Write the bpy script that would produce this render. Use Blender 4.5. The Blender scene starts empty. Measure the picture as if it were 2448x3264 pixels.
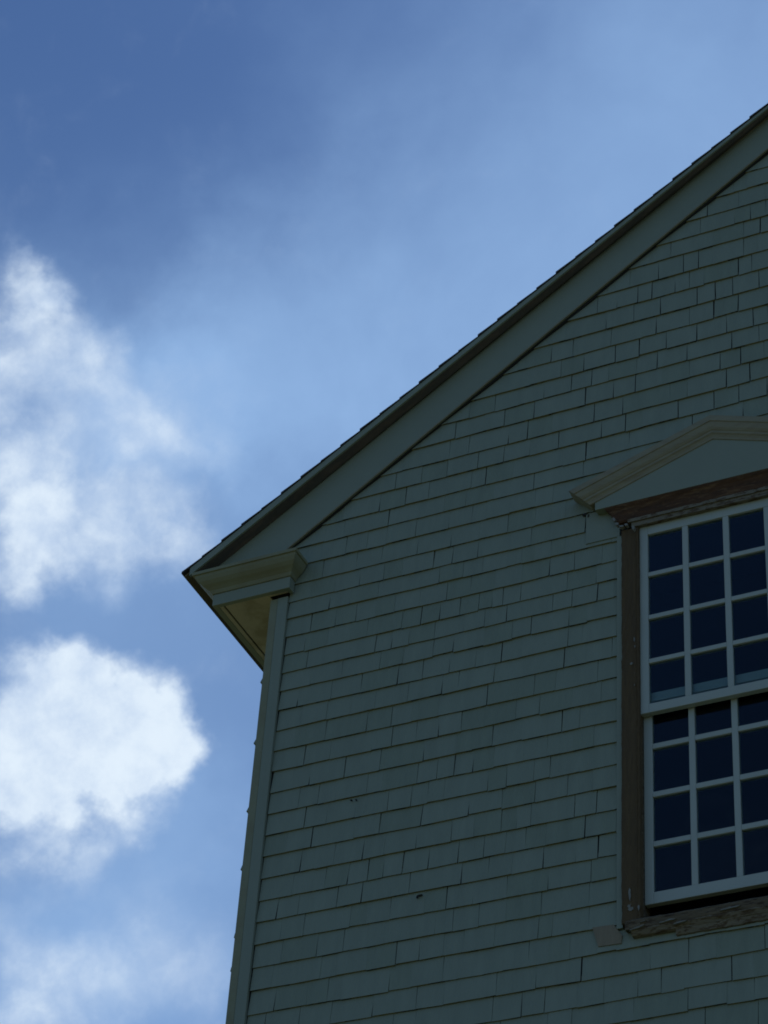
import bpy, bmesh, math, random
from mathutils import Vector, Matrix, noise
random.seed(7)
COURSES = [0.285, 0.413, 0.541, 0.669, 0.797, 0.925, 1.053, 1.181, 1.309, 1.437, 1.565, 1.693, 1.821, 1.949, 2.077, 2.205, 2.333, 2.461, 2.589, 2.717, 2.845, 2.973, 3.101, 3.229, 3.357, 3.485, 3.613, 3.741, 3.869, 3.997, 4.125, 4.253, 4.381, 4.509, 4.637, 4.765, 4.893, 5.021, 5.149, 5.277, 5.405, 5.533, 5.661, 5.789, 5.917, 6.045, 6.173, 6.301, 6.429, 6.557, 6.685, 6.813, 6.941, 7.069, 7.197, 7.311, 7.443, 7.569, 7.702, 7.829, 7.959, 8.085, 8.21, 8.338, 8.47, 8.595, 8.725, 8.854, 8.985, 9.116, 9.244, 9.373, 9.498, 9.617, 9.735, 9.857, 9.984, 10.095, 10.217, 10.344, 10.473, 10.593, 10.722, 10.848, 10.986, 11.115, 11.241, 11.377, 11.51, 11.65, 11.785, 11.929, 12.054, 12.178, 12.308, 12.438, 12.568, 12.698, 12.828, 12.958, 13.088, 13.218, 13.348, 13.478, 13.608, 13.738, 13.868, 13.998, 14.128, 14.258, 14.388]
JOINTS = {53: [(2.452, 0.004), (2.698, 0.004)], 54: [(2.374, 0.004)], 55: [(1.417, 0.0018), (1.564, 0.0056), (1.678, 0.004), (2.136, 0.004), (2.584, 0.0056)], 56: [(0.212, 0.0056), (0.4, 0.004), (0.793, 0.0056), (1.164, 0.0018), (1.634, 0.004), (1.859, 0.0056), (2.196, 0.0018), (2.381, 0.0018), (2.743, 0.004)], 57: [(0.256, 0.0056), (0.433, 0.0018), (0.873, 0.004)], 58: [(0.901, 0.004), (1.024, 0.004), (1.638, 0.004), (1.709, 0.0018)], 59: [(0.27, 0.0018), (0.465, 0.004), (0.61, 0.0018), (1.194, 0.0018), (1.329, 0.0018)], 60: [(0.254, 0.0018), (0.636, 0.0018), (1.153, 0.004), (1.294, 0.0018), (1.684, 0.004), (1.904, 0.004)], 61: [(0.22, 0.0056), (0.34, 0.0018), (0.555, 0.004), (0.691, 0.0056), (0.95, 0.0018), (1.228, 0.0056), (1.657, 0.0056), (1.938, 0.0056)], 62: [(0.605, 0.0056), (0.716, 0.004), (0.8, 0.004), (0.905, 0.004), (1.045, 0.0056), (1.205, 0.0056), (1.341, 0.004), (1.455, 0.0018), (1.87, 0.0056)], 63: [(0.33, 0.0056), (0.679, 0.0056), (0.973, 0.004), (1.164, 0.004), (1.43, 0.0018), (1.511, 0.0018), (1.587, 0.0018), (1.815, 0.004), (1.928, 0.004)], 64: [(0.382, 0.0056), (0.622, 0.0018), (0.763, 0.0018), (0.992, 0.0056), (1.251, 0.0056), (1.605, 0.004), (1.776, 0.0018), (1.907, 0.0018)], 65: [(0.332, 0.004), (0.457, 0.0018), (0.801, 0.004), (0.93, 0.004), (1.35, 0.004), (1.451, 0.004)], 66: [(0.398, 0.0018), (0.5, 0.0018), (0.957, 0.0018), (1.066, 0.004), (1.161, 0.004), (1.264, 0.0056)], 67: [(0.339, 0.0056), (0.54, 0.004), (0.74, 0.0018), (0.986, 0.0056), (1.742, 0.004)], 68: [(0.296, 0.004), (0.445, 0.0018), (0.686, 0.0018), (0.8, 0.004), (1.064, 0.0056), (1.618, 0.004)], 69: [(0.647, 0.004), (0.789, 0.004), (1.328, 0.0056), (1.587, 0.0018)], 70: [(0.254, 0.0018), (0.875, 0.0018), (1.07, 0.0056), (1.361, 0.004), (1.747, 0.0056)], 71: [(0.224, 0.0056), (0.423, 0.0018), (0.81, 0.0056), (0.953, 0.0018), (1.106, 0.004), (1.254, 0.0018), (1.399, 0.0056), (1.766, 0.004)], 72: [(0.699, 0.004), (0.833, 0.0018), (1.122, 0.0056), (1.456, 0.0018), (1.561, 0.004), (1.771, 0.004)], 73: [(0.258, 0.004), (0.663, 0.004), (0.76, 0.0056), (0.861, 0.0018), (1.009, 0.0018), (1.178, 0.0018), (1.296, 0.0018), (1.421, 0.0056), (1.679, 0.0018), (1.786, 0.004), (1.925, 0.0056)], 74: [(0.234, 0.004), (0.811, 0.0018), (0.924, 0.0056), (1.034, 0.0056), (1.15, 0.0018), (1.257, 0.004), (1.335, 0.004), (1.396, 0.0018), (1.496, 0.004), (1.919, 0.004)], 75: [(0.261, 0.004), (0.41, 0.004), (0.534, 0.004), (1.068, 0.004), (1.656, 0.0056), (1.797, 0.004)], 76: [(0.364, 0.0056), (0.488, 0.0018), (1.02, 0.004)], 77: [(0.539, 0.004), (0.685, 0.004), (0.979, 0.0018), (1.09, 0.0056), (1.239, 0.004), (1.858, 0.011)], 78: [(0.304, 0.0018), (0.878, 0.004), (1.078, 0.004)], 79: [(0.86, 0.004), (1.058, 0.0018)], 80: [(0.688, 0.004), (1.024, 0.0018), (1.153, 0.0018), (1.554, 0.004)], 81: [(0.627, 0.0056), (0.786, 0.004), (1.18, 0.0018), (1.267, 0.0056), (1.854, 0.0056), (2.458, 0.005), (2.74, 0.007)], 82: [(0.717, 0.004), (0.875, 0.0018), (1.031, 0.004), (1.216, 0.004), (1.37, 0.004), (1.525, 0.0018), (1.694, 0.004), (1.943, 0.005), (2.081, 0.005), (2.382, 0.005), (2.583, 0.005), (2.721, 0.005), (2.877, 0.007)], 83: [(1.395, 0.0056), (1.508, 0.0056), (1.9, 0.0056), (2.066, 0.005), (2.435, 0.0022), (2.655, 0.007), (2.787, 0.007)], 84: [(1.069, 0.004), (1.366, 0.004), (1.544, 0.0056), (1.848, 0.0056), (2.012, 0.005), (2.139, 0.005), (2.623, 0.005), (2.739, 0.007)], 85: [(1.15, 0.0018), (1.305, 0.0018), (1.601, 0.004), (1.763, 0.004), (1.883, 0.005), (1.984, 0.0022), (2.266, 0.007), (2.438, 0.005), (2.693, 0.007), (2.847, 0.0022)], 86: [(1.701, 0.0022), (1.837, 0.005), (2.023, 0.005), (2.163, 0.005), (2.321, 0.005), (2.497, 0.007), (2.668, 0.005), (2.819, 0.005)], 87: [(1.639, 0.005), (1.996, 0.0022), (2.263, 0.007), (2.456, 0.0022), (2.597, 0.007), (2.736, 0.007)], 88: [(1.968, 0.005), (2.133, 0.0022), (2.29, 0.007), (2.504, 0.005), (2.61, 0.007), (2.71, 0.005), (2.861, 0.005)], 89: [(1.915, 0.0022), (2.033, 0.0022), (2.157, 0.005), (2.24, 0.005), (2.377, 0.005), (2.461, 0.0022), (2.546, 0.0022), (2.746, 0.007), (2.823, 0.0022)], 90: [(2.281, 0.005), (2.429, 0.005), (2.517, 0.005)], 91: [(2.881, 0.007)], 92: [(2.533, 0.0022), (2.736, 0.0022), (2.83, 0.005)], 93: [(2.578, 0.005)]}
CUMULUS = [[-0.4786, 0.5949, 0.6458, 0.0234, 0.32], [-0.47, 0.5919, 0.6548, 0.0216, 0.15], [-0.4505, 0.5854, 0.6741, 0.0126, 0.2], [-0.4702, 0.5653, 0.6778, 0.0162, 0.5], [-0.4602, 0.5726, 0.6784, 0.0144, 0.4], [-0.4517, 0.5791, 0.6787, 0.0126, 0.4], [-0.4705, 0.5749, 0.6694, 0.0216, 0.35], [-0.475, 0.5861, 0.6564, 0.0288, 0.42], [-0.4533, 0.5921, 0.6663, 0.0198, 0.34], [-0.4446, 0.5985, 0.6664, 0.0162, 0.25], [-0.437, 0.6124, 0.6588, 0.0234, 0.42], [-0.4226, 0.6284, 0.6531, 0.0234, 0.36], [-0.4699, 0.6055, 0.6423, 0.027, 0.4], [-0.4515, 0.6109, 0.6503, 0.0216, 0.3], [-0.4447, 0.6268, 0.6398, 0.0234, 0.34], [-0.4886, 0.6206, 0.6133, 0.0288, 0.75], [-0.4738, 0.6347, 0.6105, 0.0252, 0.6], [-0.4575, 0.6455, 0.6116, 0.0234, 0.55], [-0.4421, 0.6542, 0.6137, 0.0216, 0.5], [-0.4288, 0.6589, 0.618, 0.0144, 0.35], [-0.4944, 0.6311, 0.5977, 0.0216, 0.65], [-0.4372, 0.6415, 0.6303, 0.0198, 0.32], [-0.4794, 0.6157, 0.6253, 0.0216, 0.45], [-0.4587, 0.6293, 0.6273, 0.0216, 0.28], [-0.4337, 0.6277, 0.6465, 0.0162, 0.2], [-0.4202, 0.6416, 0.6417, 0.018, 0.22], [-0.4821, 0.6773, 0.5558, 0.0306, 1.2], [-0.4648, 0.6908, 0.5539, 0.0252, 1.1], [-0.4989, 0.6683, 0.5518, 0.0342, 1.2], [-0.4763, 0.6714, 0.5678, 0.018, 0.85], [-0.489, 0.6868, 0.5378, 0.0288, 1.0], [-0.5054, 0.6823, 0.5282, 0.0234, 0.8], [-0.4696, 0.6992, 0.539, 0.0198, 0.7], [-0.4559, 0.6969, 0.5536, 0.018, 0.8], [-0.4482, 0.7012, 0.5545, 0.0144, 0.4], [-0.4809, 0.7004, 0.5275, 0.0162, 0.35], [-0.4617, 0.7081, 0.5342, 0.0144, 0.35], [-0.4623, 0.7153, 0.524, 0.0108, 0.2], [-0.4935, 0.7057, 0.5084, 0.0126, 0.6], [-0.5086, 0.6975, 0.5047, 0.0144, 0.25], [-0.5175, 0.7151, 0.4699, 0.027, 0.55], [-0.4783, 0.7367, 0.4781, 0.0378, 0.46], [-0.4584, 0.7478, 0.4803, 0.0306, 0.4], [-0.5032, 0.7315, 0.4601, 0.0288, 0.5], [-0.5177, 0.7042, 0.4859, 0.018, 0.3]]
VEIL = [[-0.4645, 0.606, 0.6457, 0.0539, 0.6], [-0.4314, 0.6316, 0.6442, 0.0396, 0.3], [-0.4084, 0.6212, 0.6688, 0.0539, 0.32], [-0.374, 0.6307, 0.68, 0.0593, 0.15], [-0.3154, 0.6281, 0.7113, 0.0935, 0.08], [-0.2881, 0.6564, 0.6973, 0.0935, 0.3], [-0.2159, 0.6413, 0.7363, 0.1115, 0.34], [-0.1557, 0.6283, 0.7622, 0.0899, 0.36], [-0.4735, 0.7385, 0.4801, 0.0593, 0.5], [-0.5143, 0.7161, 0.4718, 0.0449, 0.4], [-0.3208, 0.6663, 0.6731, 0.0773, 0.3], [-0.3701, 0.6697, 0.6438, 0.0719, 0.3], [-0.4595, 0.7126, 0.5301, 0.0324, 0.35], [-0.4697, 0.6584, 0.5881, 0.0449, 0.25]]
CAM_R=[0.904278, 0.423041, 0.057606]
CAM_U=[0.226964, -0.590601, 0.774389]
CAM_F=[-0.36162, 0.687188, 0.630082]
FPX=8207.7

# ------------------------------------------------------------------ camera, world, sun, exposure
scn = bpy.context.scene
cd = bpy.data.cameras.new("camera"); cam = bpy.data.objects.new("camera", cd); scn.collection.objects.link(cam)
cam.location = (5.81, -9.79, 1.6)
cam.matrix_world = Matrix(((CAM_R[0], CAM_U[0], -CAM_F[0], 5.81), (CAM_R[1], CAM_U[1], -CAM_F[1], -9.79),
                           (CAM_R[2], CAM_U[2], -CAM_F[2], 1.6), (0, 0, 0, 1)))
cd.sensor_fit = 'HORIZONTAL'; cd.sensor_width = 36.0; cd.lens = 36.0 * FPX / 2448.0
cd.clip_start = 0.1; cd.clip_end = 5000
scn.camera = cam
scn.render.resolution_x = 768; scn.render.resolution_y = 1024
scn.view_settings.view_transform = 'Standard'; scn.view_settings.look = 'None'
scn.view_settings.gamma = 1.0; scn.view_settings.exposure = -0.93
scn.view_settings.use_curve_mapping = False

SUN_EL = math.radians(52); SUN_AZ = math.radians(38)      # azimuth clockwise from +Y (behind the building, to the right)
SKY_STRENGTH = 0.15
world = bpy.data.worlds.new("World"); scn.world = world; world.use_nodes = True
wt = world.node_tree; wt.nodes.clear(); WL = wt.links.new
def wn(t, **kw):
    n = wt.nodes.new(t)
    for k, v in kw.items(): setattr(n, k, v)
    return n
def wmath(op, a, b=None, c=None, clamp=False):
    n = wn('ShaderNodeMath', operation=op, use_clamp=clamp)
    for i, v in enumerate((a, b, c)):
        if v is None: continue
        if isinstance(v, (int, float)): n.inputs[i].default_value = v
        else: WL(v, n.inputs[i])
    return n.outputs[0]
out = wn('ShaderNodeOutputWorld'); bg = wn('ShaderNodeBackground'); bg.inputs['Strength'].default_value = SKY_STRENGTH
sky = wn('ShaderNodeTexSky', sky_type='NISHITA', sun_disc=False, sun_elevation=SUN_EL, sun_rotation=SUN_AZ,
         altitude=0.0, air_density=1.0, dust_density=0.8, ozone_density=3.0)
tc = wn('ShaderNodeTexCoord'); D = tc.outputs['Generated']
def wnoise(scale, detail, rough, dist=0.0, src=None):
    n = wn('ShaderNodeTexNoise'); n.inputs['Scale'].default_value = scale; n.inputs['Detail'].default_value = detail
    n.inputs['Roughness'].default_value = rough; n.inputs['Distortion'].default_value = dist
    WL(src or D, n.inputs['Vector']); return n
def vmath(op, a, b=None, scale=None):
    n = wn('ShaderNodeVectorMath', operation=op)
    for i, v in enumerate((a, b)):
        if v is None: continue
        if isinstance(v, (tuple, list)): n.inputs[i].default_value = v
        else: WL(v, n.inputs[i])
    if scale is not None: n.inputs['Scale'].default_value = scale
    return n
# billowing: the lookup direction is pushed about by noise before the cloud bodies are measured
w1 = wnoise(26, 5, 0.55); w2 = vmath('SUBTRACT', w1.outputs['Color'], (0.5, 0.5, 0.5))
w3 = vmath('SCALE', w2.outputs[0], scale=0.055); DW = vmath('ADD', D, w3.outputs[0]).outputs[0]
def lobes(lst, src, soft=False):
    tot = None
    for (x, y, z, r, w) in lst:
        dist = vmath('DISTANCE', src, (x, y, z)).outputs['Value']
        t = wmath('SUBTRACT', 1.0, wmath('DIVIDE', dist, r * (1.7 if soft else 1.25)), clamp=True)
        if soft: t = wmath('MULTIPLY', wmath('MULTIPLY', t, t), wmath('MULTIPLY_ADD', t, -2.0, 3.0))
        t = wmath('MULTIPLY', t if soft else wmath('SMOOTH_MIN', t, 0.8, 0.3), w * (1.0 if soft else 1.25))
        tot = t if tot is None else wmath('ADD', tot, t)
    return tot
cum = lobes(CUMULUS, DW); veil = lobes(VEIL, DW, True)
n1 = wnoise(34, 9, 0.58, 0.25).outputs['Fac']; n2 = wnoise(11, 6, 0.55, 0.4).outputs['Fac']; n3 = wnoise(70, 8, 0.6).outputs['Fac']
cm = wmath('ADD', cum, wmath('MULTIPLY', wmath('SUBTRACT', n1, 0.5), 1.1))
def smooth(v, a, b):
    m = wn('ShaderNodeMapRange', interpolation_type='SMOOTHSTEP'); WL(v, m.inputs['Value'])
    m.inputs['From Min'].default_value = a; m.inputs['From Max'].default_value = b
    return m.outputs['Result']
c_alpha = smooth(cm, 0.04, 1.50)
v_alpha = wmath('MULTIPLY', veil, wmath('MULTIPLY_ADD', n2, 0.8, 0.6), clamp=True)
far = smooth(vmath('DOT_PRODUCT', D, tuple(CAM_F)).outputs['Value'], 0.93, 0.80)
near = wmath('SUBTRACT', 1.0, far)
sz = wn('ShaderNodeSeparateXYZ'); WL(D, sz.inputs[0])
v_alpha = wmath('MAXIMUM', v_alpha, wmath('ADD', wmath('MULTIPLY', v_alpha, 0.65), wmath('MULTIPLY', wmath('MULTIPLY', smooth(sz.outputs['Z'], 0.76, 0.55), 0.42), near)), clamp=True)
# clouds elsewhere in the sky, away from the part above
g_alpha = wmath('MULTIPLY', smooth(wnoise(3.2, 9, 0.6, 0.3).outputs['Fac'], 0.50, 0.72), wmath('MULTIPLY', far, 0.5))
alpha = wmath('MAXIMUM', wmath('MAXIMUM', wmath('MULTIPLY', c_alpha, 0.97), g_alpha), 0.0)
hz = wn('ShaderNodeMix', data_type='RGBA'); WL(v_alpha, hz.inputs[0]); 
skyk = wn('ShaderNodeMix', data_type='RGBA', blend_type='MULTIPLY'); skyk.inputs[0].default_value = 1.0
WL(sky.outputs[0], skyk.inputs[6]); skyk.inputs[7].default_value = (0.74, 0.98, 1.28, 1)
WL(skyk.outputs[2], hz.inputs[6]); hz.inputs[7].default_value = (3.55, 5.8, 9.6, 1)
cr = wn('ShaderNodeMix', data_type='RGBA'); cr.inputs[6].default_value = (6.6, 8.3, 10.9, 1); cr.inputs[7].default_value = (9.9, 11.3, 12.7, 1)
shade = smooth(wmath('ADD', wmath('MULTIPLY', wmath('MINIMUM', cum, 1.3), 0.42), wmath('ADD', wmath('MULTIPLY', n3, 0.9), wmath('MULTIPLY', n1, 0.7))), 0.92, 1.58)
WL(shade, cr.inputs[0])
mx = wn('ShaderNodeMix', data_type='RGBA'); WL(alpha, mx.inputs[0]); WL(hz.outputs[2], mx.inputs[6]); WL(cr.outputs[2], mx.inputs[7])
WL(mx.outputs[2], bg.inputs['Color']); WL(bg.outputs[0], out.inputs['Surface'])

sl = bpy.data.lights.new("sun", 'SUN'); sl.energy = 4.0; sl.angle = math.radians(0.53); sl.color = (1.0, 0.95, 0.87)
sun = bpy.data.objects.new("sun", sl); scn.collection.objects.link(sun)
sdir = Vector((math.sin(SUN_AZ) * math.cos(SUN_EL), math.cos(SUN_AZ) * math.cos(SUN_EL), math.sin(SUN_EL)))
sun.rotation_euler = sdir.to_track_quat('Z', 'Y').to_euler(); sun.location = (20, 30, 40)

# ------------------------------------------------------------------ materials
def mat(name, col, rough=0.6, var=0.0, scale=3.0, stretch=(1, 1, 1), col2=None, amt=0.5, lo=0.45, hi=0.6, bump=0.0, bscale=60.0, spec=0.35):
    m = bpy.data.materials.new(name); m.use_nodes = True; t = m.node_tree; L = t.links.new
    b = t.nodes['Principled BSDF']; b.inputs['Roughness'].default_value = rough; b.inputs['Specular IOR Level'].default_value = spec
    tcn = t.nodes.new('ShaderNodeTexCoord'); mp = t.nodes.new('ShaderNodeMapping'); mp.inputs['Scale'].default_value = stretch
    L(tcn.outputs['Object'], mp.inputs['Vector'])
    n = t.nodes.new('ShaderNodeTexNoise'); n.inputs['Scale'].default_value = scale; n.inputs['Detail'].default_value = 7; n.inputs['Roughness'].default_value = 0.6
    L(mp.outputs[0], n.inputs['Vector'])
    hs = t.nodes.new('ShaderNodeHueSaturation'); hs.inputs['Color'].default_value = (*col, 1)
    mr = t.nodes.new('ShaderNodeMapRange'); mr.inputs['From Min'].default_value = 0.3; mr.inputs['From Max'].default_value = 0.7
    mr.inputs['To Min'].default_value = 1 - var; mr.inputs['To Max'].default_value = 1 + var
    L(n.outputs['Fac'], mr.inputs['Value']); L(mr.outputs[0], hs.inputs['Value'])
    last = hs.outputs[0]
    if col2:
        n2 = t.nodes.new('ShaderNodeTexNoise'); n2.inputs['Scale'].default_value = scale * 1.7; n2.inputs['Detail'].default_value = 8; n2.inputs['Roughness'].default_value = 0.65
        L(mp.outputs[0], n2.inputs['Vector'])
        r = t.nodes.new('ShaderNodeMapRange'); r.inputs['From Min'].default_value = lo; r.inputs['From Max'].default_value = hi; r.inputs['To Max'].default_value = amt
        L(n2.outputs['Fac'], r.inputs['Value'])
        x = t.nodes.new('ShaderNodeMix'); x.data_type = 'RGBA'; L(r.outputs[0], x.inputs[0]); L(last, x.inputs[6]); x.inputs[7].default_value = (*col2, 1)
        last = x.outputs[2]
    L(last, b.inputs['Base Color'])
    if bump:
        n3 = t.nodes.new('ShaderNodeTexNoise'); n3.inputs['Scale'].default_value = bscale; n3.inputs['Detail'].default_value = 5
        L(mp.outputs[0], n3.inputs['Vector'])
        bp = t.nodes.new('ShaderNodeBump'); bp.inputs['Strength'].default_value = bump; bp.inputs['Distance'].default_value = 0.004
        L(n3.outputs['Fac'], bp.inputs['Height']); L(bp.outputs[0], b.inputs['Normal'])
    return m
PAINT = (0.214, 0.252, 0.184)
M = {}
M['shingle'] = mat('painted_shingle', PAINT, 0.6, 0.07, 5.0, bump=0.5, bscale=45, stretch=(3, 3, 0.7))
M['shingle_b'] = mat('painted_shingle_faded', (0.221, 0.259, 0.190), 0.6, 0.07, 5.0, bump=0.5, bscale=45, stretch=(3, 3, 0.7))
M['shingle_c'] = mat('painted_shingle_dull', (0.204, 0.243, 0.174), 0.65, 0.08, 5.0, bump=0.7, bscale=45, stretch=(3, 3, 0.7))
M['board'] = mat('painted_board', (0.215, 0.250, 0.184), 0.55, 0.05, 2.0, bump=0.2)
M['yellowed'] = mat('yellowed_paint', (0.225, 0.236, 0.142), 0.6, 0.07, 3.0, col2=(0.19, 0.175, 0.095), amt=0.5, bump=0.2)
M['soffit'] = mat('soffit_paint', (0.49, 0.45, 0.32), 0.6, 0.08, 3.0, col2=(0.26, 0.22, 0.12), amt=0.6, bump=0.2)
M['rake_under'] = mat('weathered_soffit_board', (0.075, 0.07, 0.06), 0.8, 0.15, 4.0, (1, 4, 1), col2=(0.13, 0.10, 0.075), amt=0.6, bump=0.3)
M['eave_under'] = mat('eave_board', (0.17, 0.145, 0.09), 0.8, 0.2, 5.0)
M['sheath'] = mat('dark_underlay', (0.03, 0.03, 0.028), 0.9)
M['bare'] = mat('bare_shingle_wood', (0.22, 0.19, 0.125), 0.8, 0.12, 20.0, (3, 3, 0.5))
M['butt'] = mat('shingle_butt_edge', (0.22, 0.20, 0.10), 0.8, 0.3, 5.0, col2=(0.035, 0.04, 0.03), amt=0.9, lo=0.5, hi=0.58)
M['roof'] = mat('roof_shingle', (0.045, 0.043, 0.04), 0.85, 0.25, 8.0, bump=0.4)
M['trim_old'] = mat('weathered_crown_paint', (0.235, 0.225, 0.145), 0.65, 0.08, 6.0, (1, 4, 4), col2=(0.20, 0.17, 0.11), amt=0.55, lo=0.48, hi=0.62, bump=0.4, bscale=30)
M['casing'] = mat('bare_brown_casing', (0.088, 0.057, 0.020), 0.75, 0.2, 12.0, (6, 6, 0.7), col2=(0.30, 0.29, 0.23), amt=0.5, lo=0.68, hi=0.71, bump=0.5)
M['head'] = mat('red_brown_bare_wood', (0.070, 0.032, 0.010), 0.75, 0.45, 9.0, (0.8, 4, 4), col2=(0.20, 0.12, 0.05), amt=0.6, lo=0.52, hi=0.66, bump=0.5)
M['flaky'] = mat('flaking_paint', (0.17, 0.15, 0.10), 0.75, 0.12, 10.0, (1, 3, 3), col2=(0.07, 0.045, 0.02), amt=0.9, lo=0.50, hi=0.58, bump=0.8, bscale=30)
M['sill'] = mat('rotten_sill_wood', (0.12, 0.095, 0.055), 0.85, 0.3, 9.0, (1, 3, 5), col2=(0.045, 0.028, 0.014), amt=0.85, lo=0.52, hi=0.60, bump=1.0, bscale=25)
M['sash'] = mat('white_sash_paint', (0.36, 0.405, 0.35), 0.5, 0.04, 4.0, bump=0.15)
M['chip'] = mat('old_paint_flake', (0.19, 0.19, 0.155), 0.6, 0.1, 30.0)
M['dark'] = mat('dark_box_walls', (0.012, 0.011, 0.010), 0.95, spec=0.0)
M['grass'] = mat('grass', (0.13, 0.14, 0.045), 0.95, 0.3, 0.6, col2=(0.22, 0.18, 0.10), amt=0.8, lo=0.42, hi=0.62)
g = bpy.data.materials.new('window_glass'); g.use_nodes = True; t = g.node_tree; t.nodes.clear()
o_ = t.nodes.new('ShaderNodeOutputMaterial'); mxs = t.nodes.new('ShaderNodeMixShader'); fr = t.nodes.new('ShaderNodeFresnel'); fr.inputs[0].default_value = 1.28
tr = t.nodes.new('ShaderNodeBsdfTransparent'); tr.inputs[0].default_value = (0.80, 0.88, 0.90, 1); gl = t.nodes.new('ShaderNodeBsdfGlossy'); gl.inputs['Roughness'].default_value = 0.02
gl.inputs['Color'].default_value = (0.9, 0.95, 1.0, 1)
bn = t.nodes.new('ShaderNodeBump'); bn.inputs['Strength'].default_value = 0.15; bn.inputs['Distance'].default_value = 0.01
nz = t.nodes.new('ShaderNodeTexNoise'); nz.inputs['Scale'].default_value = 6.0; tcg = t.nodes.new('ShaderNodeTexCoord')
t.links.new(tcg.outputs['Object'], nz.inputs['Vector']); t.links.new(nz.outputs['Fac'], bn.inputs['Height']); t.links.new(bn.outputs[0], gl.inputs['Normal'])
t.links.new(fr.outputs[0], mxs.inputs[0]); t.links.new(tr.outputs[0], mxs.inputs[1]); t.links.new(gl.outputs[0], mxs.inputs[2]); t.links.new(mxs.outputs[0], o_.inputs[0])
M['glass'] = g

# ------------------------------------------------------------------ mesh helpers
class MB:
    def __init__(s): s.v = []; s.f = []; s.m = []
    def quadbox(s, pts, mi=0):            # eight points: four front (y small) then four back, both anticlockwise from lower left
        b = len(s.v); s.v += pts
        for f in ((0, 1, 2, 3), (7, 6, 5, 4), (0, 4, 5, 1), (1, 5, 6, 2), (2, 6, 7, 3), (3, 7, 4, 0)): s.f.append(tuple(b + i for i in f)); s.m.append(mi)
    def box(s, x0, x1, y0, y1, z0, z1, mi=0):
        s.quadbox([(x0, y0, z0), (x1, y0, z0), (x1, y0, z1), (x0, y0, z1), (x0, y1, z0), (x1, y1, z0), (x1, y1, z1), (x0, y1, z1)], mi)
    def prism_y(s, poly, y0, y1, mi=0):   # polygon in XZ, extruded along y
        b = len(s.v); n = len(poly)
        s.v += [(x, y0, z) for x, z in poly] + [(x, y1, z) for x, z in poly]
        s.f.append(tuple(range(b, b + n))); s.m.append(mi); s.f.append(tuple(reversed(range(b + n, b + 2 * n)))); s.m.append(mi)
        for i in range(n): j = (i + 1) % n; s.f.append((b + i, b + n + i, b + n + j, b + j)); s.m.append(mi)
    def prism_x(s, poly, x0, x1, mi=0):   # polygon in YZ, extruded along x
        b = len(s.v); n = len(poly)
        s.v += [(x0, y, z) for y, z in poly] + [(x1, y, z) for y, z in poly]
        s.f.append(tuple(range(b, b + n))); s.m.append(mi); s.f.append(tuple(reversed(range(b + n, b + 2 * n)))); s.m.append(mi)
        for i in range(n): j = (i + 1) % n; s.f.append((b + i, b + n + i, b + n + j, b + j)); s.m.append(mi)
    def loft(s, rings, mi=0, caps=True):  # rings of equal length, closed
        b = len(s.v); n = len(rings[0])
        for r in rings: s.v += list(r)
        for k in range(len(rings) - 1):
            for i in range(n):
                j = (i + 1) % n; s.f.append((b + k * n + i, b + k * n + j, b + (k + 1) * n + j, b + (k + 1) * n + i)); s.m.append(mi)
        if caps: s.f.append(tuple(range(b, b + n))[::-1]); s.m.append(mi); s.f.append(tuple(b + (len(rings) - 1) * n + i for i in range(n))); s.m.append(mi)
    def build(s, name, mats, parent=None, bevel=0.0, rough=0.0, cuts=0):
        me = bpy.data.meshes.new(name); me.from_pydata(s.v, [], s.f); me.polygons.foreach_set('material_index', s.m)
        for mm in (mats if isinstance(mats, (list, tuple)) else [mats]): me.materials.append(mm)
        bm = bmesh.new(); bm.from_mesh(me); bmesh.ops.recalc_face_normals(bm, faces=bm.faces)
        if rough:                          # worn edges: split long edges and jitter them a little
            for _ in range(12):
                le = [e for e in bm.edges if e.calc_length() > cuts]
                if not le: break
                bmesh.ops.subdivide_edges(bm, edges=le, cuts=1)
            for v in bm.verts:
                p = v.co * 38; d = noise.noise_vector(p) + 0.6 * noise.noise_vector(p * 2.7)
                v.co += Vector((d.x, d.y * 0.6, d.z)) * rough
        bm.to_mesh(me); bm.free()
        o = bpy.data.objects.new(name, me); scn.collection.objects.link(o)
        if parent: o.parent = parent
        if bevel:
            md = o.modifiers.new('bevel', 'BEVEL'); md.width = bevel; md.segments = 2; md.limit_method = 'ANGLE'; md.angle_limit = math.radians(35)
        return o
def empty(name, parent=None, loc=(0, 0, 0)):
    o = bpy.data.objects.new(name, None); scn.collection.objects.link(o); o.location = loc; o.empty_display_size = 0.3
    if parent: o.parent = parent
    return o

# ------------------------------------------------------------------ setting: ground
gm = MB(); gm.box(-600, 600, -600, 600, -0.5, 0.0)
gr = gm.build('ground', M['grass']); gr['kind'] = 'structure'

# ------------------------------------------------------------------ the building
W = 11.0; DEPTH = 9.0; RX = W / 2
house = empty('shingled_building')
house['label'] = 'grey-green shingled gable-end building seen from below with peeling pedimented sash window'
house['category'] = 'building'
low = lambda x: 10.410 + 0.727 * x          # bottom edge of the rake board
upl = lambda x: 10.719 + 0.7075 * x         # top edge of the rake board
rofl = lambda x: 10.790 + 0.6874 * x        # roof edge
sym = lambda x: x if x <= RX else W - x

WX0, WX1 = 2.030, W and 3.220               # opening the shingles leave for the window (with its trim strips)
WZ0, WZ1 = 7.71, 10.16
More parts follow.
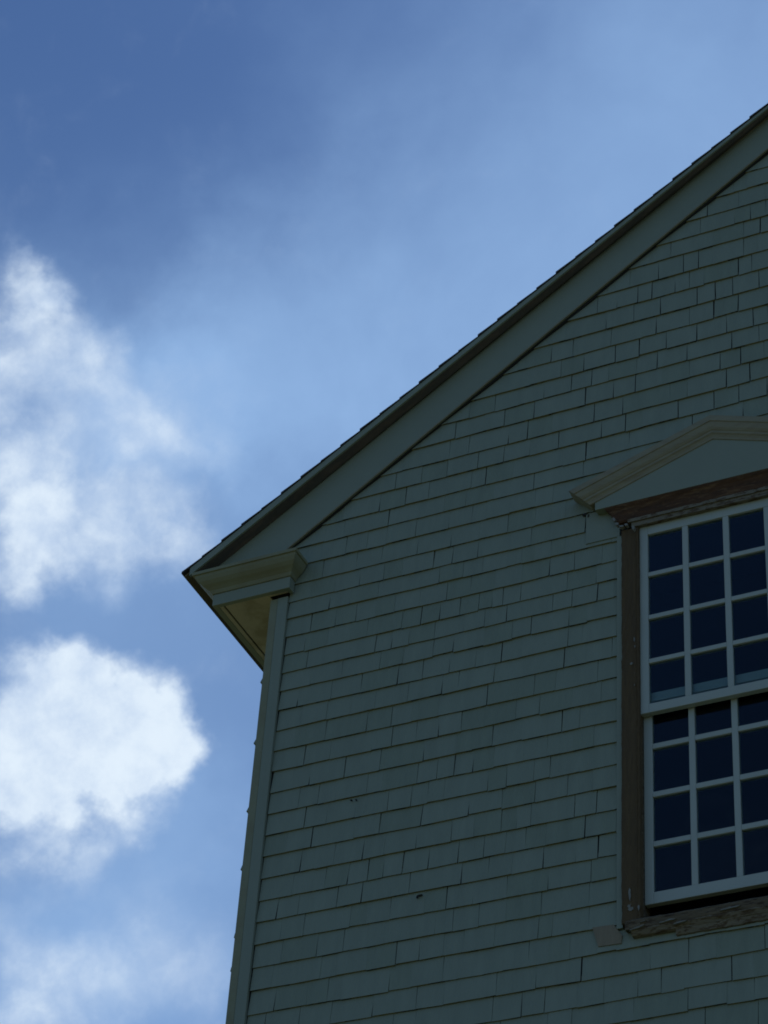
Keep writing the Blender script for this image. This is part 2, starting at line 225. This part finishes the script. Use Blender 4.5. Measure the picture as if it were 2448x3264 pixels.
# ---- shingle wall
mb = MB()
def inwin(x0, x1, z0, z1): return x1 > WX0 and x0 < WX1 and z1 > WZ0 and z0 < WZ1
fixed = {int(k): v for k, v in JOINTS.items()}
def wave(x, k): return 0.0036 * noise.noise(Vector((x * 0.9, k * 3.7, 0.3))) + 0.0022 * noise.noise(Vector((x * 4.2, k * 5.1, 7.3)))
NC = len(COURSES)
for k in range(NC - 1):
    z0 = COURSES[k]; z1 = COURSES[k + 1]
    XL, XR = 0.1085 + random.choice([0.001, 0.002, 0.004, 0.006]), W - 0.110
    cuts = [(XL, 0.0)]
    fx = list(fixed.get(k, []))
    spots = sorted(fx)
    x = XL
    res = []
    limit = max([s[0] for s in spots], default=0)
    pts = [p for p in spots if XL + 0.03 < p[0] < XR - 0.03]
    prev = XL
    for p in pts + [(XR, 0.0)]:
        gap_len = p[0] - prev
        xx = prev
        while p[0] - xx > 0.26:
            step = random.uniform(0.075, 0.19)
            if p[0] - (xx + step) < 0.07: break
            xx += step
            far_r = xx > 3.0 or z0 < 7.1
            res.append((xx, random.choice([0.0, 0.0004, 0.0008, 0.0014, 0.003] if far_r else [0.0, 0.0, 0.0, 0.0005, 0.0008, 0.0012])))
        res.append(p); prev = p[0]
    joints = [(XL, 0.0)] + res
    for i in range(len(joints) - 1):
        a, ga = joints[i]; b, gb = joints[i + 1]
        xa, xb = a + ga / 2, b - gb / 2
        parts = [(xa, xb)]
        if inwin(xa, xb, z0, z1 + 0.0):
            parts = []
            if xa < WX0: parts.append((xa, min(xb, WX0 + random.uniform(0.003, 0.009))))
            if xb > WX1: parts.append((max(xa, WX1 - random.uniform(0.003, 0.009)), xb))
        for (p0, p1) in parts:
            if p1 - p0 < 0.004: continue
            lmx = max(low(sym(p0)), low(sym(p1)))
            if z0 > lmx + 0.01: continue
            jit = random.uniform(-0.0015, 0.0015) + (random.choice([0.004, -0.004, 0.006]) if random.random() < 0.07 else 0)
            yj = random.uniform(-0.0018, 0.0014); tilt = random.uniform(-0.0015, 0.0015)
            lean = random.uniform(-0.0015, 0.0015) * 2
            if gb > 0.004 and a < 1.2: lean += 0.004
            top = z1 + 0.030
            tl = min(top, upl(sym(p0)) - 0.03); trr = min(top, upl(sym(p1)) - 0.03)
            if z0 < WZ0 < top and p1 > 2.07 and p0 < 3.18: tl = min(tl, 7.672); trr = min(trr, 7.672)
            zb0 = z0 + wave(p0, k) + jit + tilt; zb1 = z0 + wave(p1, k) + jit - tilt
            if tl < zb0 + 0.02 or trr < zb1 + 0.02:
                tl = max(tl, zb0 + 0.005); trr = max(trr, zb1 + 0.005)
            n = max(1, int((p1 - p0) / 0.10))
            tap = (random.choice([0, 0.5, 1.0]), random.choice([0, 0.5, 1.0]))
            th = 0.0130 + random.uniform(-0.0015, 0.003)
            mi = random.choice([0, 0, 0, 5, 6])
            mid = (p0 + p1) / 2
            # back thickness: the butt is th deep and the face leans back to meet the sheathing
            for q in range(n):
                u0 = p0 + (p1 - p0) * q / n; u1 = p0 + (p1 - p0) * (q + 1) / n
                f0 = q / n; f1 = (q + 1) / n
                za = zb0 + (zb1 - zb0) * f0; zc = zb0 + (zb1 - zb0) * f1
                ta = tl + (trr - tl) * f0; tb = tl + (trr - tl) * f1
                h0 = (ta - za) / 0.155; h1 = (tb - zc) / 0.155
                cl = ga * 0.55 * tap[0] if q == 0 else 0.0; cr_ = gb * 0.55 * tap[1] if q == n - 1 else 0.0
                b0 = len(mb.v)
                mb.v += [(u0, yj, za), (u1, yj, zc), (u1 + lean + cr_, yj + 0.0115 * h1, tb), (u0 + lean - cl, yj + 0.0115 * h0, ta),
                         (u0, yj + th, za), (u1, yj + th, zc), (u1 + lean + cr_, yj + 0.016, tb), (u0 + lean - cl, yj + 0.016, ta)]
                for f, m_ in (((0, 1, 2, 3), mi), ((0, 4, 5, 1), 1), ((1, 5, 6, 2), 2 if gb > 0.004 else 0), ((2, 6, 7, 3), mi), ((3, 7, 4, 0), 2 if ga > 0.004 else 0)):
                    mb.f.append(tuple(b0 + j for j in f)); mb.m.append(m_)
# sheathing behind, in pieces round the window opening
yb0, yb1 = 0.0165, 0.10
ox0, ox1, oz0, oz1 = 2.09, 3.16, 7.70, 10.06
def top_in(x): return upl(sym(x)) - 0.02
mb.prism_y([(0.02, 0.05), (ox0, 0.05), (ox0, top_in(ox0)), (0.02, top_in(0.02))], yb0, yb1, 2)
mb.box(ox0, ox1, yb0, yb1, 0.05, oz0, 2)
mb.prism_y([(ox0, oz1), (ox1, oz1), (ox1, top_in(ox1)), (ox0, top_in(ox0))], yb0, yb1, 2)
mb.prism_y([(ox1, 0.05), (W - 0.02, 0.05), (W - 0.02, top_in(0.02)), (RX, top_in(RX)), (ox1, top_in(ox1))], yb0, yb1, 2)
# bare replacement shingle at the sill's left end, a smooth patch by the pediment, a few splits and chips
mb.prism_y([(1.915, 7.708), (2.020, 7.704), (2.062, 7.640), (2.058, 7.598), (1.945, 7.602)], -0.0045, 0.008, 3)
mb.box(1.862, 2.05, -0.004, 0.010, 10.005, 10.205, 4)
for (cx, cz, w_, h_) in ((0.595, 8.702, 0.012, 0.005), (0.622, 8.698, 0.006, 0.010), (1.012, 8.062, 0.030, 0.006), (0.998, 8.055, 0.008, 0.012),
                         (1.856, 10.205, 0.030, 0.014), (1.875, 10.19, 0.010, 0.022), (2.06, 8.30, 0.008, 0.012)):
    mb.prism_y([(cx - w_ / 2, cz - h_ * .3), (cx, cz - h_ / 2), (cx + w_ / 2, cz - h_ * .1), (cx + w_ * .4, cz + h_ / 2), (cx - w_ * .2, cz + h_ * .35)], -0.0065, 0.004, 2)
wall = mb.build('shingled_wall', [M['shingle'], M['butt'], M['sheath'], M['bare'], M['board'], M['shingle_b'], M['shingle_c']], house)

# ---- other walls closing the building
mb = MB()
mb.box(0.02, 0.12, 0.11, DEPTH, 0.05, 10.30); 
mb.prism_y([(0.121, 0.05), (W - 0.121, 0.05), (W - 0.121, 10.6), (RX, 14.3), (0.121, 10.6)], DEPTH - 0.12, DEPTH)
mb.box(W - 0.12, W - 0.02, 0.11, DEPTH, 0.05, 10.30)
mb.build('rear_wall', M['shingle'], house)
mb = MB()
z = 0.1; k = 0
warp = {9.55: -0.016, 9.10: -0.017, 8.60: -0.016, 8.10: -0.016}
while z < 10.1:
    dx = -0.0045 + 0.0015 * math.sin(k * 2.3)
    mb.quadbox([(dx, 0.034, z), (0.012, 0.034, z), (0.018, 0.034, z + 0.126), (0.006, 0.034, z + 0.126),
                (dx, DEPTH, z), (0.012, DEPTH, z), (0.018, DEPTH, z + 0.126), (0.006, DEPTH, z + 0.126)])
    z += 0.1275; k += 1
for (z, w_) in ((9.585, 0.013), (9.19, 0.014), (8.765, 0.013), (8.415, 0.011), (8.02, 0.007), (7.83, 0.007)):   # curled shingle tips past the corner
    mb.quadbox([(-w_, -0.006, z), (0.004, -0.006, z), (0.004, -0.006, z + 0.03), (-0.003, -0.006, z + 0.022),
                (-w_ - 0.004, 0.04, z), (0.004, 0.04, z), (0.004, 0.04, z + 0.03), (-0.004, 0.04, z + 0.022)])
mb.build('side_wall_shingles', M['shingle'], house)

# ---- corner boards
mb = MB(); mb.box(-0.001, 0.046, -0.009, 0.033, 0.05, 10.134); mb.build('corner_board', M['yellowed'], house, bevel=0.003)
mb = MB(); mb.box(0.0475, 0.108, -0.0125, 0.010, 0.05, 10.132); mb.build('corner_board', M['board'], house, bevel=0.002)
mb = MB(); mb.box(W - 0.108, W + 0.001, -0.0125, 0.030, 0.05, 10.118); mb.build('corner_board', M['board'], house, bevel=0.002)

# ---- rake boards (left and right slope), bead below, soffit above, fascia
def both(fn, name, m, **kw):
    for sgn in (0, 1):
        mb = MB(); fn(mb)
        if sgn: mb.v = [(W - x, y, z) for x, y, z in mb.v]
        mb.build(name, m, house, **kw)
XE = -0.086
def rake(mb): mb.prism_y([(-0.44, 10.3465), (XE, 10.3465), (RX, low(RX)), (RX, upl(RX)), (-0.44, upl(-0.44))], -0.020, 0.0155)
both(rake, 'rake_board', M['board'], bevel=0.002)
def bead(mb):
    n = 60
    for i in range(n):
        a = -0.02 + RX * i / n; b = -0.02 + RX * (i + 1) / n - 0.0004
        o = 0.0012 * noise.noise(Vector((i * 0.37, 1.2, 0))); h = 0.0065
        mb.quadbox([(a, -0.0225, low(a) - h + o), (b, -0.0225, low(b) - h + o), (b, -0.0225, low(b) + 0.004), (a, -0.0225, low(a) + 0.004),
                    (a, -0.014, low(a) - h + o), (b, -0.014, low(b) - h + o), (b, -0.014, low(b) + 0.004), (a, -0.014, low(a) + 0.004)])
        g0, g1 = [max(0.001, 0.007 + 0.011 * noise.noise(Vector((u * 3.1, 4.4, 0)))) for u in (a, b)]     # dark strip painting the open gap and its shadow under the bead
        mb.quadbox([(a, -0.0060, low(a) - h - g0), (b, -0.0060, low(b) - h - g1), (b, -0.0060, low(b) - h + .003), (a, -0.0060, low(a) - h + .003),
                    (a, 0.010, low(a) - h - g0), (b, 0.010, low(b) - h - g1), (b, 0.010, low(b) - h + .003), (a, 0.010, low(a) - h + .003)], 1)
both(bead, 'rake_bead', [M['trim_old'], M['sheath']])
fl = lambda x: 10.729 + 0.696 * x
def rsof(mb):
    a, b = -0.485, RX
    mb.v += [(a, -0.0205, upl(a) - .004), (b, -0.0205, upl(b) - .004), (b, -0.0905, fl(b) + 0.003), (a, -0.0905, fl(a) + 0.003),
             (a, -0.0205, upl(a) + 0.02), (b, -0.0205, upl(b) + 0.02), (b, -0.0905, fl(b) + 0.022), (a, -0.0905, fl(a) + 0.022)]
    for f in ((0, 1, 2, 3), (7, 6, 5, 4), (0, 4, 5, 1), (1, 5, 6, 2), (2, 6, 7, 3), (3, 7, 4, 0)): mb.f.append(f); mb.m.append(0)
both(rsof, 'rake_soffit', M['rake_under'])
def fas(mb):
    a, b = -0.498, RX
    mb.prism_y([(a, fl(a)), (b, fl(b)), (b, rofl(b) - 0.012), (a, rofl(a) - 0.012)], -0.0925, -0.074)
both(fas, 'fascia', M['board'], bevel=0.0015)
# ---- roof in lapped courses (each course a slab as deep as the building)
def roofs(mb):
    x = -0.548; s = 0.1182; k = 0
    while x < RX:
        e = min(x + s, RX); e2 = min(x + s + 0.03, RX)
        y0 = -0.0975 + 0.002 * math.sin(k * 1.9); j = 0.0012 * math.sin(k * 3.1)
        slope = (rofl(e) - 0.0065 - rofl(x) - 0.0075) / max(e - x, 1e-3)
        zt = lambda u: rofl(x) + 0.0075 + j + slope * (u - x)
        mb.quadbox([(x, y0, rofl(x) - 0.0075), (e2, y0, rofl(e2) - 0.0085), (e2, y0, max(zt(e2), rofl(e2) - 0.007)), (x + j, y0, zt(x)),
                    (x, DEPTH + .1, rofl(x) - 0.0075), (e2, DEPTH + .1, rofl(e2) - 0.0085), (e2, DEPTH + .1, max(zt(e2), rofl(e2) - 0.007)), (x + j, DEPTH + .1, zt(x))])
        x += s; k += 1
both(roofs, 'roof', M['roof'])
def deck(mb): mb.prism_y([(-0.541, rofl(-0.541) - 0.022), (RX, rofl(RX) - 0.022), (RX, rofl(RX) - 0.0105), (-0.543, rofl(-0.543) - 0.0105)], -0.0735, DEPTH + 0.09)
both(deck, 'roof_deck', M['eave_under'])

# ---- boxed eave with its moulded return
def sweep(mb, path, prof, closed_top=True):
    # path: (x, y, nx, ny) with n the mitred outward offset direction; prof: (offset, z)
    rings = []
    for (x, y, nx, ny) in path:
        ring = [(x + nx * o, y + ny * o, z) for o, z in prof]
        rings.append(ring)
    mb.loft(rings)
FZ0, FZ1 = 10.150, 10.227
crown = [(0.0, FZ1), (0.006, FZ1 + 0.001), (0.010, FZ1 + 0.008), (0.016, FZ1 + 0.020), (0.030, FZ1 + 0.033), (0.046, FZ1 + 0.045), (0.062, FZ1 + 0.062),
         (0.074, FZ1 + 0.083), (0.079, FZ1 + 0.098), (0.088, FZ1 + 0.100), (0.090, FZ1 + 0.118), (-0.03, FZ1 + 0.118), (-0.03, FZ1)]
def eave_parts(mirror):
    def fin(mb, name, m, **kw):
        if mirror: mb.v = [(W - x, y, z) for x, y, z in mb.v]
        return mb.build(name, m, house, **kw)
    path = [(0.138, -0.004, 0.8, 0), (0.138, -0.060, 0.8, -1), (-0.342, -0.060, -1.15, -1), (-0.342, DEPTH, -1.15, 0)]
    mb = MB(); sweep(mb, path, crown); fin(mb, 'eave_crown', M['yellowed'])
    face = [(0.0, FZ0), (0.0, FZ1 - 0.0005), (-0.028, FZ1 - 0.0005), (-0.028, FZ0)]
    mb = MB(); sweep(mb, path, face); fin(mb, 'eave_face_board', M['board'], bevel=0.0015)
    mb = MB()
    mb.box(-0.3135, -0.2865, -0.0315, DEPTH, FZ0 + 0.002, FZ0 + 0.014)     # outer soffit strip
    mb.box(-0.2755, -0.0045, -0.0315, DEPTH, FZ0 + 0.003, FZ0 + 0.014)     # inner soffit board
    mb.box(-0.0040, 0.1095, -0.0315, -0.0135, FZ0 + 0.004, FZ0 + 0.014)
    fin(mb, 'eave_soffit', M['soffit'])
    mb = MB(); mb.box(-0.313, 0.109, -0.0310, DEPTH - 0.1, FZ0 + 0.030, FZ0 + 0.16); fin(mb, 'eave_blocking', M['sheath'])
eave_parts(False); eave_parts(True)

# ------------------------------------------------------------------ the window
win = empty('window', house, (2.625, 0, 7.7)); wo = Vector((2.625, 0, 7.7))
def wbuild(mb, name, m, **kw):
    o = mb.build(name, m, None, **kw); o.parent = win; o.matrix_parent_inverse = Matrix.Translation(-wo); return o
XC = 2.625
SX0, SX1 = 2.160, 3.090
def pane_grid(mb, px, pz, x0, x1, z0, z1, yf, yb):
    # stiles full height, rails between the stiles, muntins between the rails
    zs = [z0] + [v for p in pz for v in p] + [z1]
    mb.box(x0, px[0][0], yf, yb, z0, z1); mb.box(px[-1][1], x1, yf, yb, z0, z1)
    mb.box(px[0][0] + 0.0002, px[-1][1] - 0.0002, yf + 0.0004, yb - 0.0004, z0 + 0.0002, zs[1]); mb.box(px[0][0] + 0.0002, px[-1][1] - 0.0002, yf + 0.0004, yb - 0.0004, zs[-2], z1 - 0.0002)
    for i in range(len(px) - 1): mb.box(px[i][1], px[i + 1][0], yf + 0.0015, yb - 0.001, zs[1] + 0.0002, zs[-2] - 0.0002)
    for i in range(2, len(zs) - 2, 2):
        for (a, b) in px: mb.box(a + 0.0003, b - 0.0003, yf + 0.0025, yb - 0.002, zs[i], zs[i + 1])
px = [(2.2040 + i * 0.2182, 2.2040 + i * 0.2182 + 0.1875) for i in range(4)]
upz = [(8.905 + i * 0.2725, 8.905 + i * 0.2725 + 0.2465) for i in range(4)]
loz = [(7.862 + i * 0.2775, 7.862 + i * 0.2775 + 0.2485) for i in range(4)]
mb = MB(); pane_grid(mb, px, upz, SX0, SX1, 8.853, 10.035, -0.005, 0.029); wbuild(mb, 'upper_sash', M['sash'], bevel=0.002)
mb = MB(); pane_grid(mb, px, loz, SX0 + 0.001, SX1 - 0.001, 7.800, 8.995, 0.034, 0.068); wbuild(mb, 'lower_sash', M['sash'], bevel=0.002)
mb = MB()
for (a, b) in px:
    for (c, d) in upz: mb.box(a - 0.004, b + 0.004, 0.0085, 0.0115, c - 0.004, d + 0.004)
wbuild(mb, 'glass', M['glass'])
mb = MB()
for (a, b) in px:
    for (c, d) in loz: mb.box(a - 0.004, b + 0.004, 0.0475, 0.0505, c - 0.004, d + 0.004)
wbuild(mb, 'glass', M['glass'])
# box added behind the glass, its near-black walls keep the panes dark
mb = MB(); a0, a1, c0, c1 = 2.10, 3.15, 7.70, 10.06
mb.box(a0 - .6, a1 + .6, 1.6, 1.65, c0 - .4, c1 + .8); mb.box(a0 - .65, a0 - .6, 0.1, 1.6, c0 - .4, c1 + .8); mb.box(a1 + .6, a1 + .65, 0.1, 1.6, c0 - .4, c1 + .8)
mb.box(a0 - .6, a1 + .6, 0.1, 1.6, c1 + .8, c1 + .85); mb.box(a0 - .6, a1 + .6, 0.1, 1.6, c0 - .45, c0 - .4)
wbuild(mb, 'dark_box', M['dark'])
# jamb liner between sashes and wall
mb = MB(); mb.box(2.105, 2.1585, 0.012, 0.11, 7.735, 10.05); mb.box(3.0915, 3.145, 0.012, 0.11, 7.735, 10.05); wbuild(mb, 'jamb', M['sill'])
# side casings
for (a, b) in ((2.068, 2.1600), (3.090, 3.182)):
    mb = MB(); mb.box(a, b, -0.022, 0.0115, 7.688, 10.020)
    if a < 2.5:
        mb.box(b - 0.016, b - 0.013, -0.0245, -0.021, 7.70, 9.99)
        for (cx, cz, w_, h_) in ((2.120, 9.155, 0.016, 0.016), (2.137, 9.30, 0.006, 0.030), (2.140, 9.255, 0.006, 0.020), (2.137, 9.02, 0.005, 0.010), (2.108, 7.835, 0.011, 0.070), (2.113, 7.755, 0.030, 0.022), (2.104, 7.772, 0.014, 0.018), (2.152, 7.755, 0.008, 0.030)):
            mb.prism_y([(cx - w_ * .5, cz + h_ * .2), (cx - w_ * .25, cz - h_ * .3), (cx + w_ * .1, cz - h_ * .5), (cx + w_ * .5, cz - h_ * .1), (cx + w_ * .42, cz + h_ * .35), (cx, cz + h_ * .5)], -0.0265, -0.0195, 1)
    wbuild(mb, 'casing', [M['casing'], M['chip']], rough=0.0036, cuts=0.03)
for (a, b) in ((2.037, 2.0672), (3.1828, 3.213)):
    mb = MB(); mb.box(a, b, -0.0085, 0.0115, 7.675, 10.0); wbuild(mb, 'edge_strip', M['board'], bevel=0.001)
# flaking bed moulding over the sash, in two steps, then the brown cove up to the pediment
mb = MB(); hm = mb; mb.box(2.125, 3.125, -0.030, 0.010, 10.024, 10.052); mb.box(2.108, 3.142, -0.038, 0.010, 10.0525, 10.072)
mb = MB(); rings = []
cove = [(0.0, 10.074), (0.012, 10.076), (0.017, 10.086), (0.020, 10.104), (0.024, 10.126), (0.032, 10.148), (0.042, 10.164), (0.046, 10.173)]
for (x, nx) in ((2.056, -1), (3.150, 1)):
    rings.append([(x + nx * o * 1.6, -0.008 - o, z) for o, z in cove] + [(x + nx * 0.07, 0.004, 10.173), (x, 0.004, 10.074)])
mb.loft(rings); wbuild(mb, 'cove_moulding', M['head'], rough=0.0025, cuts=0.03)
# peeled curls at the left corner of the head
mb = hm
for (cx, cz, w_, h_) in ((2.036, 10.085, 0.018, 0.030), (2.052, 10.050, 0.022, 0.022), (2.078, 10.028, 0.030, 0.016), (2.104, 10.030, 0.020, 0.020), (2.142, 10.000, 0.016, 0.034)):
    mb.prism_y([(cx - w_ * .5, cz + h_ * .3), (cx - w_ * .3, cz - h_ * .2), (cx + w_ * .1, cz - h_ * .5), (cx + w_ * .5, cz - h_ * .2), (cx + w_ * .4, cz + h_ * .2), (cx, cz + h_ * .4)], -0.052, -0.030, 1)
wbuild(mb, 'head_moulding', [M['flaky'], M['chip']], rough=0.003, cuts=0.03)
# pediment: tympanum and raking crown
ped = 2.590; TZ = 10.174; TY = -0.055; HW = ped - 1.932; SL = 0.357; ZA = 10.457   # ZA: lower edge of the crown at the apex
mb = MB()
mb.prism_y([(ped - HW, TZ), (ped + HW, TZ), (ped + HW, ZA - SL * HW + 0.02), (ped, ZA + 0.02), (ped - HW, ZA - SL * HW + 0.02)], TY, -0.002)
wbuild(mb, 'tympanum', M['board'], bevel=0.0015)
pc = [(0.001, 0.0), (0.005, 0.002), (0.007, 0.014), (0.012, 0.026), (0.019, 0.034), (0.020, 0.046), (0.025, 0.052), (0.031, 0.064), (0.036, 0.084), (0.038, 0.096), (0.043, 0.099), (0.044, 0.134), (0.0, 0.137)]
zb = lambda x: ZA - SL * abs(x - ped)
xl = ped - 0.683
mb = MB(); rings = []
def endx(dz): return 0.107 * max(0.0, dz) / 0.134
for (x, nx) in ((xl, -1.0), (ped, 0.0), (2 * ped - xl, 1.0)):
    ring = []
    for o, dz in pc:
        e = endx(dz) * abs(nx)
        ring.append((x + nx * e, TY - o, zb(x) + dz - SL * e))
    e = endx(0.137) * abs(nx)
    ring += [(x + nx * e, -0.002, zb(x) + 0.137 - SL * e), (x, -0.002, zb(x))]
    rings.append(ring)
mb.loft(rings)
wbuild(mb, 'pediment_crown', M['trim_old'])
# sill, rotten and layered
mb = MB()
mb.prism_x([(-0.036, 7.643), (0.085, 7.660), (0.085, 7.738), (0.030, 7.722), (-0.028, 7.694), (-0.038, 7.684)], 2.088, 3.164)
wbuild(mb, 'sill', M['sill'], rough=0.0035, cuts=0.02)
mb = MB()
mb.prism_x([(-0.022, 7.614), (0.004, 7.610), (0.004, 7.648), (-0.034, 7.650), (-0.036, 7.636)], 2.120, 3.140)
mb.prism_x([(-0.010, 7.586), (0.004, 7.582), (0.004, 7.614), (-0.020, 7.614)], 2.33, 3.120)
for (cx, cz, w_, h_) in ((2.150, 7.640, 0.075, 0.012), (2.300, 7.648, 0.085, 0.010), (2.36, 7.628, 0.07, 0.008), (2.60, 7.655, 0.10, 0.010), (2.18, 7.668, 0.03, 0.006)):
    mb.prism_y([(cx - w_ * .5, cz - h_ * .5), (cx - w_ * .1, cz - h_ * .2), (cx + w_ * .4, cz + h_ * .1), (cx + w_ * .5, cz + h_ * .6), (cx, cz + h_ * .5), (cx - w_ * .4, cz)], -0.046, -0.030, 1)
wbuild(mb, 'apron_moulding', [M['flaky'], M['chip']], rough=0.004, cuts=0.018)
scn.cycles.filter_width = 1.8
